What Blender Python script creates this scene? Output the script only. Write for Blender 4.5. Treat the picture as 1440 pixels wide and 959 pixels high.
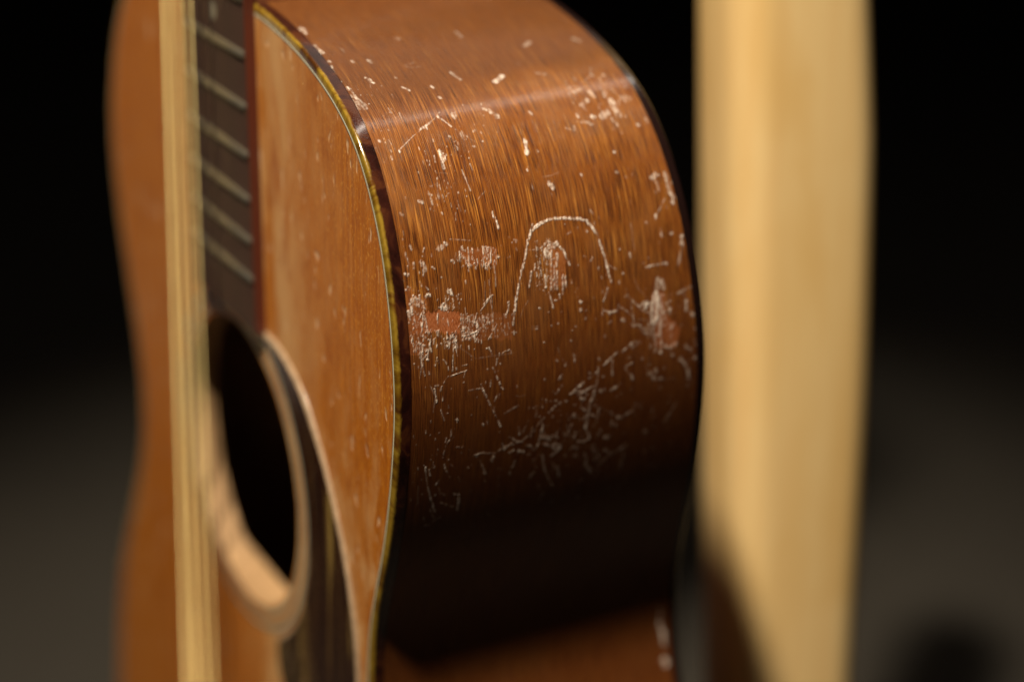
import bpy, bmesh, math
import numpy as np
from mathutils import Vector, Matrix

for o in list(bpy.data.objects): bpy.data.objects.remove(o, do_unlink=True)
SC = bpy.context.scene
COL = SC.collection
MM = 0.001

# ------------------------------------------------------------------ camera
cd = bpy.data.cameras.new('camera'); cam = bpy.data.objects.new('camera', cd); COL.objects.link(cam)
CP = Vector((535.07, -193.56, 118.08))*MM
R_ = Vector((.47368, .88053, .01721)); U_ = Vector((-.33724, .1633, .92715)); F_ = Vector((-.81357, .44497, -.37431))
m = Matrix((R_, U_, -F_)).transposed().to_4x4(); m.translation = CP
cam.matrix_world = m
cd.sensor_width = 36; cd.lens = 36*2710.44/1440; cd.shift_x = -0.0007
cd.clip_start = .02; cd.clip_end = 60
cd.dof.use_dof = True; cd.dof.focus_distance = 0.5015; cd.dof.aperture_fstop = 3.3; cd.dof.aperture_blades = 0
SC.camera = cam

# ------------------------------------------------------------------ world, lamps, exposure
w = bpy.data.worlds.new('World'); SC.world = w; w.use_nodes = True
w.node_tree.nodes['Background'].inputs[0].default_value = (.9, .85, .8, 1)
w.node_tree.nodes['Background'].inputs[1].default_value = 0.0015
def aim(o, loc, tgt):
    o.location = loc; o.rotation_euler = (Vector(tgt)-Vector(loc)).to_track_quat('-Z', 'Y').to_euler()
def lamp(name, kind, loc, tgt, energy, color=(1, 1, 1), **kw):
    l = bpy.data.lights.new(name, kind); l.energy = energy; l.color = color
    for k, v in kw.items(): setattr(l, k, v)
    o = bpy.data.objects.new(name, l); COL.objects.link(o); aim(o, loc, tgt); return o
TG = Vector((.06, .03, -.12))
LD = Vector((.245, -.325, .915)).normalized()
lamp('key_lamp', 'SPOT', TG+LD*1.7, (-.13, .17, -.48), 250, (1, .88, .70), shadow_soft_size=.045, spot_size=math.radians(35), spot_blend=1.0)
# soft panel high behind the guitar: its reflection is the hazy sheen on the shoulder
lamp('sheen_panel', 'AREA', (-.34, .42, .80), (.08, .04, -.02), .6, (1, .80, .66), shape='RECTANGLE', size=.60, size_y=.60)
st = lamp('sheen_strip', 'AREA', (.015, .45, .79), (.095, .05, -.02), .9, (1, .88, .76), shape='RECTANGLE', size=.035, size_y=.62)
st.rotation_euler = (0, 0, math.radians(30))
# weak fill added on the right, behind the camera, to lift the shaded side
lamp('added_fill_light', 'AREA', (1.05, -.75, .25), (.1, .04, -.15), .38, (1, .84, .68), shape='RECTANGLE', size=.5, size_y=.5)
# unseen panel added front-left: gives the veil of light on the lacquered top
lamp('added_veil_light', 'AREA', (-.66, -.30, -.20), (.03, 0, -.12), .06, (1, .86, .76), shape='RECTANGLE', size=.13, size_y=.46)
SC.view_settings.view_transform = 'Standard'; SC.view_settings.look = 'None'
SC.view_settings.exposure = 0; SC.view_settings.gamma = 1
SC.render.engine = 'CYCLES'

# ------------------------------------------------------------------ helpers
def tag(o, label=None, cat=None, kind=None, group=None):
    if label: o['label'] = label
    if cat: o['category'] = cat
    if kind: o['kind'] = kind
    if group: o['group'] = group
    return o
def link(name, me, mat=None, parent=None, smooth=True):
    o = bpy.data.objects.new(name, me); COL.objects.link(o)
    if mat: me.materials.append(mat)
    if smooth: me.polygons.foreach_set('use_smooth', [True]*len(me.polygons))
    if parent: o.parent = parent
    return o
def pyd(name, V, F, mat=None, parent=None, smooth=False):
    me = bpy.data.meshes.new(name); me.from_pydata([tuple(float(c)*MM for c in v) for v in V], [], F); me.validate()
    bm = bmesh.new(); bm.from_mesh(me); bmesh.ops.recalc_face_normals(bm, faces=bm.faces); bm.to_mesh(me); bm.free()
    return link(name, me, mat, parent, smooth)
def auto_smooth(o, deg=35):
    me = o.data; bm = bmesh.new(); bm.from_mesh(me)
    for e in bm.edges:
        if len(e.link_faces) == 2 and e.calc_face_angle(0) > math.radians(deg): e.smooth = False
    for f in bm.faces: f.smooth = True
    bm.to_mesh(me); bm.free(); return o
def box(name, c, s, mat, parent, bevel=0.0, rot=None):
    bm = bmesh.new(); bmesh.ops.create_cube(bm, size=1)
    for v in bm.verts: v.co = Vector((v.co.x*s[0], v.co.y*s[1], v.co.z*s[2]))*MM
    if bevel: bmesh.ops.bevel(bm, geom=bm.edges[:], offset=bevel*MM, segments=3, affect='EDGES', profile=.5)
    if rot is not None: bmesh.ops.rotate(bm, verts=bm.verts, matrix=rot)
    for v in bm.verts: v.co += Vector(c)*MM
    me = bpy.data.meshes.new(name); bm.to_mesh(me); bm.free()
    o = link(name, me, mat, parent, False); return auto_smooth(o) if bevel else o
def loft(name, rings, mat, parent, closed=True, caps=True, smooth=True):
    n = len(rings[0]); V = [v for r in rings for v in r]; F = []
    for i in range(len(rings)-1):
        for j in range(n if closed else n-1):
            k = (j+1) % n; F.append((i*n+j, i*n+k, (i+1)*n+k, (i+1)*n+j))
    if caps: F.append(tuple(range(n))[::-1]); F.append(tuple((len(rings)-1)*n+j for j in range(n)))
    o = pyd(name, V, F, mat, parent, smooth)
    return auto_smooth(o) if smooth else o
def tube(name, P, r, mat, parent, n=10):
    P = [Vector(p) for p in P]; rings = []
    for i, p in enumerate(P):
        d = (P[min(i+1, len(P)-1)]-P[max(i-1, 0)]).normalized(); a = d.orthogonal().normalized(); b = d.cross(a)
        rr = r[i] if isinstance(r, (list, tuple)) else r
        if i: a = (la-d*la.dot(d)).normalized(); b = d.cross(a)
        la = a
        rings.append([p+(a*math.cos(t)+b*math.sin(t))*rr for t in [2*math.pi*k/n for k in range(n)]])
    return loft(name, rings, mat, parent)
def prism(name, poly, y0, y1, mat, parent, smooth=False):     # poly in (x, z), extruded along y
    n = len(poly); V = [(x, y0, z) for x, z in poly]+[(x, y1, z) for x, z in poly]
    F = [tuple(range(n)), tuple(range(n, 2*n))[::-1]]+[(i, (i+1) % n, n+(i+1) % n, n+i) for i in range(n)]
    o = pyd(name, V, F, mat, parent, smooth); return auto_smooth(o) if smooth else o

# ------------------------------------------------------------------ node helpers
class NT:
    def __init__(s, name):
        s.m = bpy.data.materials.new(name); s.m.use_nodes = True; s.t = s.m.node_tree; s.n = s.t.nodes; s.l = s.t.links
        s.b = s.n['Principled BSDF']
    def N(s, t, **kw):
        n = s.n.new(t)
        for k, v in kw.items():
            if k in ('_in',):
                for a, b in v.items(): s.set(n.inputs[a], b)
            else: setattr(n, k, v)
        return n
    def set(s, i, v):
        if hasattr(v, 'links') or isinstance(v, bpy.types.NodeSocket): s.l.new(v, i)
        else: i.default_value = v
    def P(s, **kw):
        for k, v in kw.items(): s.set(s.b.inputs[k.replace('_', ' ')], v)
    def coord(s, kind='Object'): return s.N('ShaderNodeTexCoord').outputs[kind]
    def map(s, v, scale=(1, 1, 1), rot=(0, 0, 0), loc=(0, 0, 0)):
        return s.N('ShaderNodeMapping', _in={'Vector': v, 'Scale': scale, 'Rotation': rot, 'Location': loc}).outputs[0]
    def noise(s, v, sc=1, det=3, rough=.5, dist=0):
        return s.N('ShaderNodeTexNoise', _in={'Vector': v, 'Scale': sc, 'Detail': det, 'Roughness': rough, 'Distortion': dist}).outputs[0]
    def ramp(s, f, stops, interp='LINEAR'):
        n = s.N('ShaderNodeValToRGB'); s.set(n.inputs[0], f); e = n.color_ramp.elements; n.color_ramp.interpolation = interp
        while len(e) < len(stops): e.new(.5)
        for a, (p, c) in zip(e, stops):
            a.position = p; a.color = (*c, 1) if isinstance(c, (tuple, list)) else (c, c, c, 1)
        return n.outputs[0]
    def mix(s, f, a, b, mode='MIX'):
        n = s.N('ShaderNodeMix', data_type='RGBA', blend_type=mode)
        s.set(n.inputs[0], f); s.set(n.inputs[6], (*a, 1) if isinstance(a, tuple) else a); s.set(n.inputs[7], (*b, 1) if isinstance(b, tuple) else b)
        return n.outputs[2]
    def math(s, op, a, b=0.0, c=0.0):
        n = s.N('ShaderNodeMath', operation=op); s.set(n.inputs[0], a); s.set(n.inputs[1], b); s.set(n.inputs[2], c); return n.outputs[0]
    def attr(s, name): return s.N('ShaderNodeAttribute', attribute_name=name).outputs['Fac']
    def bump(s, h, strength=.3, dist=.0002, normal=None):
        n = s.N('ShaderNodeBump', _in={'Height': h, 'Strength': strength, 'Distance': dist})
        if normal is not None: s.set(n.inputs['Normal'], normal)
        return n.outputs[0]

# ---- materials
def mat_side():
    t = NT('scratched_mahogany'); uv = t.N('ShaderNodeUVMap', uv_map='surface').outputs[0]
    wob = t.noise(t.map(uv, (.05, .02, 1)), 1, 2)
    uvw = t.N('ShaderNodeVectorMath', operation='ADD'); t.set(uvw.inputs[0], uv)
    cx = t.N('ShaderNodeCombineXYZ'); t.set(cx.inputs[0], t.math('MULTIPLY', wob, 3.0)); t.set(uvw.inputs[1], cx.outputs[0]); uv2 = uvw.outputs[0]
    slow = t.noise(t.map(uv2, (.10, .012, 1)), 1, 3)
    fib = t.noise(t.map(uv2, (4.0, .060, 1)), 1, 3, .66)
    fib2 = t.noise(t.map(uv2, (7.5, .11, 1), loc=(7, 3, 0)), 1, 3, .6)
    por = t.noise(t.map(uv2, (6.2, .120, 1), loc=(31, 11, 0)), 1, 2, .5)
    pore = t.ramp(por, [(.565, 0.0), (.62, 1.0)])
    patch = t.noise(t.map(uv, (.06, .035, 1), loc=(3, 9, 0)), 1, 3)
    col = t.ramp(fib, [(.36, (.034, .008, .002)), (.46, (.150, .041, .006)), (.56, (.31, .102, .014)), (.67, (.62, .275, .052))])
    col = t.mix(t.ramp(fib2, [(.40, .60), (.58, 0.0)]), col, (.12, .033, .008))
    col = t.mix(t.ramp(slow, [(.35, .0), (.7, .30)]), col, (.20, .058, .012))
    col = t.mix(t.math('MULTIPLY', pore, .92), col, (.035, .010, .004))
    haze = t.ramp(patch, [(.50, 0.0), (.72, .28)])
    col = t.mix(haze, col, (.34, .15, .05))
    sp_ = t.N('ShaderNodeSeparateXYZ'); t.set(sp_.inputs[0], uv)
    # the shoulder keeps its old red-brown finish; further down it is rubbed through to lighter wood
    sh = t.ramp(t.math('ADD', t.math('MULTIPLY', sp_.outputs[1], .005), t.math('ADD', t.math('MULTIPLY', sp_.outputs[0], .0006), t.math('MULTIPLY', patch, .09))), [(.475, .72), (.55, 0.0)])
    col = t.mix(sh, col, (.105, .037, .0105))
    # below the bout's belly: browner finish, darkened to paint its fall-off into shade
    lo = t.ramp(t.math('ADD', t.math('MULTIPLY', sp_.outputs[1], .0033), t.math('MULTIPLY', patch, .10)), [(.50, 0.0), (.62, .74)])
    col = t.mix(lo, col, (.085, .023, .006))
    sc, ba, du = t.attr('scratch'), t.attr('bare'), t.attr('dull')
    fr = t.noise(t.map(uv, (4.0, .9, 1), loc=(1, 5, 0)), 1, 2, .6)
    bcol = t.mix(t.ramp(fr, [(.35, 0.0), (.65, 1.0)]), (.25, .058, .012), (.44, .150, .058))
    col = t.mix(ba, col, bcol)
    col = t.mix(t.math('MULTIPLY', du, .40), col, (.26, .115, .050))
    scol = t.mix(t.ramp(fr, [(.3, 0.0), (.7, 1.0)]), (.58, .42, .31), (.92, .83, .73))
    col = t.mix(t.math('MINIMUM', sc, 1.0), col, scol)
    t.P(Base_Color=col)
    rgh = t.math('ADD', t.math('MULTIPLY', t.noise(t.map(uv, (.5, .15, 1)), 1, 4), .22), .26)
    rgh = t.math('ADD', rgh, t.math('MULTIPLY', sc, .25))
    t.P(Roughness=rgh, Coat_Weight=t.math('SUBTRACT', .36, t.math('MULTIPLY', sc, .35)), Coat_Roughness=.13)
    t.b.inputs['Specular IOR Level'].default_value = .22
    h = t.math('SUBTRACT', t.math('MULTIPLY', fib, .6), t.math('MULTIPLY', pore, .5))
    n1 = t.bump(h, .6, .00014)
    n2 = t.bump(t.math('ADD', t.math('MULTIPLY', sc, 1.0), t.math('MULTIPLY', ba, -.5)), 1.0, .00016, n1)
    t.P(Normal=n2); t.set(t.b.inputs['Coat Normal'], t.bump(t.math('ADD', sc, t.math('MULTIPLY', fib, .12)), .5, .00018))
    return t.m
def mat_plainwood(name, a, b, rough=.4, coat=.3, axis='x', sc=1.0):
    t = NT(name); c = t.coord('Object')
    s = dict(x=(900, 900, 25), y=(900, 25, 900), z=(25, 900, 900))[axis]
    f = t.noise(t.map(c, tuple(k*sc for k in s)), 1, 4, .6); g = t.noise(t.map(c, tuple(k*sc*.12 for k in s)), 1, 3)
    col = t.mix(t.ramp(f, [(.32, 0.0), (.68, 1.0)]), a, b); col = t.mix(t.ramp(g, [(.35, 0.0), (.65, .45)]), col, tuple(x*.6 for x in a))
    t.P(Base_Color=col, Roughness=rough, Coat_Weight=coat, Coat_Roughness=.2, Normal=t.bump(f, .25, .0001)); return t.m
def mat_top():
    t = NT('aged_spruce'); c = t.coord('Object')
    wob = t.noise(t.map(c, (6, 6, 3)), 1, 2)
    cx = t.N('ShaderNodeCombineXYZ'); t.set(cx.inputs[0], t.math('MULTIPLY', wob, .004))
    ad = t.N('ShaderNodeVectorMath', operation='ADD'); t.set(ad.inputs[0], c); t.set(ad.inputs[1], cx.outputs[0]); v = ad.outputs[0]
    g = t.noise(t.map(v, (620, 620, 1.2)), 1, 2, .55)
    fine = t.noise(t.map(v, (2200, 2200, 190)), 1, 3, .65)
    sp = t.noise(t.map(c, (1500, 1500, 700)), 1, 2, .6)
    slow = t.noise(t.map(c, (22, 22, 7)), 1, 3)
    col = t.mix(t.ramp(g, [(.36, 0.0), (.62, 1.0)]), (.37, .100, .002), (.55, .170, .004))
    col = t.mix(t.ramp(fine, [(.42, .55), (.60, 0.0)]), col, (.30, .074, .004))
    col = t.mix(t.ramp(sp, [(.56, 0.0), (.68, .5)]), col, (.80, .40, .07))
    col = t.mix(t.ramp(slow, [(.40, 0.0), (.68, .35)]), col, (.38, .095, .004))
    # pale towards the fingerboard and guard: worn lacquer plus painted glare, in smudges
    x = t.N('ShaderNodeSeparateXYZ'); t.set(x.inputs[0], c)
    smu = t.noise(t.map(c, (70, 70, 18), loc=(.3, 0, .1)), 1, 4, .6, .8)
    low = t.math('MAXIMUM', t.math('SUBTRACT', t.math('MULTIPLY', x.outputs[2], -1.0), .105), 0.0)
    xx = t.math('SUBTRACT', x.outputs[0], t.math('MULTIPLY', low, .75))
    nearfb = t.math('MULTIPLY', t.ramp(t.math('MULTIPLY', xx, 10.0), [(.42, 1.0), (.60, .30), (.95, 0.0)]), t.ramp(t.math('MULTIPLY', x.outputs[0], 10.0), [(.12, 0.0), (.2, 1.0)]))
    glare_wear = t.math('MULTIPLY', t.ramp(smu, [(.38, .12), (.58, 1.0)]), nearfb)
    col = t.mix(t.math('MULTIPLY', glare_wear, .75), col, (.60, .335, .13))
    d1 = t.noise(t.map(c, (300, 300, 110), loc=(.7, 0, .3)), 1, 2, .5)
    dent = t.ramp(d1, [(.635, 0.0), (.70, 1.0)])
    col = t.mix(t.math('MULTIPLY', dent, .6), col, (.80, .55, .34))
    bl = t.noise(t.map(c, (120, 120, 55), loc=(.9, .1, .2)), 1, 4, .65, .5)
    bz = t.ramp(t.math('MULTIPLY', x.outputs[2], -5.0), [(.45, .15), (.75, .8)])
    bz = t.math('MULTIPLY', bz, t.ramp(t.math('MULTIPLY', x.outputs[0], 10.0), [(.0, .12), (.2, 1.0)]))
    col = t.mix(t.math('MULTIPLY', t.ramp(bl, [(.50, 0.0), (.62, .75)]), bz), col, (.64, .36, .15))
    col = t.mix(t.ramp(bl, [(.34, .55), (.46, 0.0)]), col, (.30, .070, .003))
    t.P(Base_Color=col, Roughness=t.math('ADD', .42, t.math('MULTIPLY', glare_wear, .1)), Coat_Weight=.25, Coat_Roughness=.28)
    n1 = t.bump(t.math('ADD', fine, t.math('MULTIPLY', g, .7)), .35, .00012); n2 = t.bump(t.math('ADD', smu, t.math('MULTIPLY', dent, -.6)), .35, .0006, n1)
    t.P(Normal=n2); return t.m
def mat_tortoise(name, amber_edge=False, lipoff=0.0, dark=(.016, .0032, .0022), strength=1.0):
    t = NT(name)
    if amber_edge:
        uv = t.N('ShaderNodeUVMap', uv_map='surface').outputs[0]
        n = t.noise(t.map(uv, (.10, .085, 1)), 1, 3, .6, .8); n2 = t.noise(t.map(uv, (.9, .35, 1), loc=(4, 2, 0)), 1, 3, .6)
        x = t.N('ShaderNodeSeparateXYZ'); t.set(x.inputs[0], uv)
        # mottled amber on the front lip paints light passing through; flank mottled red-brown
        lip = t.math('SUBTRACT', x.outputs[0], t.math('MULTIPLY', n2, 1.3)); lip = t.math('ADD', lip, lipoff)
        fl = t.ramp(n, [(.38, (.014, .004, .003)), (.52, (.032, .008, .005)), (.60, (.070, .020, .007)), (.70, (.03, .006, .005))])
        am = t.ramp(n, [(.33, (.06, .02, .004)), (.44, (.15, .075, .006)), (.55, (.27, .165, .018)), (.64, (.10, .035, .005)), (.76, (.05, .012, .004))])
        col = t.mix(t.ramp(t.math('ADD', t.math('MULTIPLY', lip, .30), .5), [(.48, 0.0), (.62, 1.0)]), am, fl)
        sp = t.noise(t.map(uv, (2.5, 2.5, 1)), 1, 2, .5)
        t.P(Base_Color=col, Roughness=t.ramp(sp, [(.4, .12), (.8, .4)]), Coat_Weight=.6, Coat_Roughness=.08)
    else:
        c = t.coord('Object'); n = t.noise(t.map(c, (190, 190, 17)), 1, 3, .6, .6); m2 = t.noise(t.map(c, (420, 420, 60), loc=(1, 2, 3)), 1, 3, .6)
        col = t.ramp(n, [(.40, dark), (.56, (.045*strength, .016*strength, .005)), (.68, (.30*strength, .19*strength, .05))])  # tortoise mottling; its upright gold streaks paint in reflections
        h = t.noise(t.map(c, (700, 700, 35), loc=(2, 2, 3)), 1, 3, .6)
        t.P(Base_Color=col, Roughness=t.ramp(m2, [(.3, .12), (.75, .34)]), Coat_Weight=.3, Coat_Roughness=.1, Normal=t.bump(h, .3, .0003))
    return t.m
def mat_simple(name, col, rough=.5, metal=0.0, coat=0.0, bump=0.0, bs=800, var=.25):
    t = NT(name); c = t.coord('Object'); n = t.noise(t.map(c, (bs, bs, bs)), 1, 3, .6)
    t.P(Base_Color=t.mix(t.ramp(n, [(.3, 0.0), (.7, 1.0)]), tuple(x*(1-var) for x in col), col), Roughness=rough, Metallic=metal, Coat_Weight=coat)
    if bump: t.P(Normal=t.bump(n, bump, .0002))
    return t.m
def mat_wound():
    t = NT('wound_bronze'); c = t.coord('Object')
    wv = t.N('ShaderNodeTexWave', wave_type='BANDS', bands_direction='Z', _in={'Vector': c, 'Scale': 1050.0})
    t.P(Base_Color=(1.0, .78, .34, 1), Metallic=1.0, Roughness=.38, Normal=t.bump(wv.outputs['Fac'], 1.0, .00016)); return t.m
def mat_post():
    t = NT('pale_maple'); c = t.coord('Object')
    f = t.noise(t.map(c, (260, 260, 5)), 1, 4, .6); b = t.noise(t.map(c, (30, 30, 9), loc=(.2, .1, .5)), 1, 3, .55, .8)
    col = t.mix(t.ramp(f, [(.3, 0.0), (.7, 1.0)]), (.85, .56, .235), (.90, .65, .30))
    col = t.mix(t.ramp(b, [(.42, 0.0), (.66, .75)]), col, (.78, .49, .17))
    t.P(Base_Color=col, Roughness=.42, Coat_Weight=.25, Coat_Roughness=.3, Normal=t.bump(f, .2, .0002)); return t.m
def mat_floor():
    t = NT('charcoal_carpet'); c = t.coord('Object')
    n = t.noise(t.map(c, (3, 3, 3)), 1, 4); f = t.noise(t.map(c, (350, 350, 350)), 1, 3, .7)
    col = t.mix(t.ramp(n, [(.3, 0.0), (.7, 1.0)]), (.028, .0225, .0155), (.043, .035, .0245)); col = t.mix(t.ramp(f, [(.35, .5), (.6, 0.0)]), col, (.016, .013, .009))
    t.P(Base_Color=col, Roughness=.95, Normal=t.bump(f, .6, .002)); return t.m

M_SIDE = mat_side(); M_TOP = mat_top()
M_BIND = mat_tortoise('tortoise_binding', True); M_BBIND = mat_simple('dark_back_binding', (.014, .006, .005), .22, coat=.3); M_GUARD = mat_tortoise('tortoise_guard', False)
M_WHITE = mat_simple('ivory_line', (.62, .60, .45), .35, coat=.3, var=.12); M_BLACK = mat_simple('black_line', (.008, .007, .006), .4)
M_INNER = mat_plainwood('bare_mahogany_inside', (.26, .13, .06), (.36, .19, .09), .7, 0)
M_SPRUCE = mat_plainwood('raw_spruce', (.38, .215, .095), (.50, .31, .15), .7, 0)
M_NECK = mat_plainwood('neck_mahogany', (.17, .055, .024), (.26, .09, .035), .35, .5)
M_FB = mat_plainwood('rosewood', (.034, .013, .008), (.060, .022, .013), .6, 0)
M_FBE = mat_plainwood('rosewood_edge', (.085, .018, .010), (.13, .028, .014), .4, .2)
M_FRET = mat_simple('nickel_silver', (.62, .58, .48), .42, 1.0, bump=.15)
M_BRONZE = mat_wound(); M_STEEL = mat_simple('steel_string', (.30, .27, .22), .28, 1.0)
M_DOT = mat_simple('old_pearl', (.22, .20, .15), .4); M_BONE = mat_simple('bone', (.75, .68, .52), .4); M_NICKEL = mat_simple('nickel', (.7, .68, .62), .25, 1.0)
M_EDGE = mat_simple('lit_guard_edge', (.40, .27, .165), .32, coat=.4, bs=300, var=.35)  # pale colour paints the light caught by the guard's bevelled edge

# ------------------------------------------------------------------ guitar body outline (x, z) in millimetres, seen from the front
TREBLE = [(0, 1.6), (12, 1.5), (26, 0.9), (43, -1), (60.5, -4.3), (73, -8), (86, -13.6), (97, -21.3), (106, -32.2), (112.8, -45.5), (117, -60), (119.4, -75), (120, -87), (119, -100), (116.3, -116), (112, -133.5), (106.6, -149.5), (103, -162), (101, -177), (101, -192), (104.5, -208), (111, -227), (121, -250), (136, -275), (151, -303), (162, -333), (167, -362), (164, -395), (149, -428), (120, -454), (80, -470), (38, -476.5), (0, -477.5)]
BASS = [(0, 1.6), (-12, 1.5), (-30, 0.8), (-52, -1.5), (-72, -5), (-88, -11), (-103, -23), (-114, -41), (-120.5, -59), (-123.2, -77), (-122, -93), (-118.8, -109), (-113.8, -126), (-108.6, -143), (-105.2, -159), (-105.2, -176), (-109.5, -194), (-118.5, -212), (-130, -232), (-142.5, -254), (-151, -276), (-157, -300), (-162, -325), (-165, -352), (-162, -387), (-150, -420), (-125, -450), (-86, -469), (-42, -476.5), (0, -477.5)]
def spline(P,step):
    P=np.array(P,float); n=len(P); t=np.r_[0,np.cumsum(np.hypot(*np.diff(P,axis=0).T))]
    h=np.diff(t); A=np.eye(n); R=np.zeros((n,2))
    for i in range(1,n-1):
        A[i,i-1]=h[i-1];A[i,i]=2*(h[i-1]+h[i]);A[i,i+1]=h[i]
        R[i]=6*((P[i+1]-P[i])/h[i]-(P[i]-P[i-1])/h[i-1])
    M=np.linalg.solve(A,R)
    x=np.linspace(0,t[-1],int(t[-1]/step)+1); i=np.clip(np.searchsorted(t,x,side='right')-1,0,n-2)
    a=(t[i+1]-x)[:,None];b=(x-t[i])[:,None];H=h[i][:,None]
    Q=M[i]*a**3/(6*H)+M[i+1]*b**3/(6*H)+(P[i]/H-M[i]*H/6)*a+(P[i+1]/H-M[i+1]*H/6)*b
    return Q
def arc(Q): return np.r_[0,np.cumsum(np.hypot(*np.diff(Q,axis=0).T))]

QT = spline(TREBLE, .1); ST = arc(QT); QB = spline(BASS, .1); SB = arc(QB)
def back_y(z):
    t = -np.asarray(z, float); r = np.where(t < 150, 87.4+.096*t, 101.8+6*(1-np.exp(-np.maximum(t-150, 0)/62.)))
    return r if r.ndim else float(r)
def at(Q, S, s):
    return np.c_[np.interp(s, S, Q[:, 0]), np.interp(s, S, Q[:, 1])]
def normals(P, sign):
    t = np.gradient(P, axis=0); t /= np.linalg.norm(t, axis=1)[:, None]+1e-12
    return np.c_[-t[:, 1], t[:, 0]]*sign
LT, LB = ST[-1], SB[-1]
# closed loop: treble from the neck down, bass back up
def loop(step):
    a = np.linspace(0, LT, int(LT/step)); b = np.linspace(0, LB, int(LB/step))
    P = np.r_[at(QT, ST, a), at(QB, SB, b)[::-1][1:-1]]
    t = np.roll(P, -1, 0)-np.roll(P, 1, 0); t /= np.linalg.norm(t, axis=1)[:, None]
    s = np.r_[a, LT+(LB-b[::-1][1:-1])]
    return P, np.c_[-t[:, 1], t[:, 0]], s          # outward normals

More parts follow.
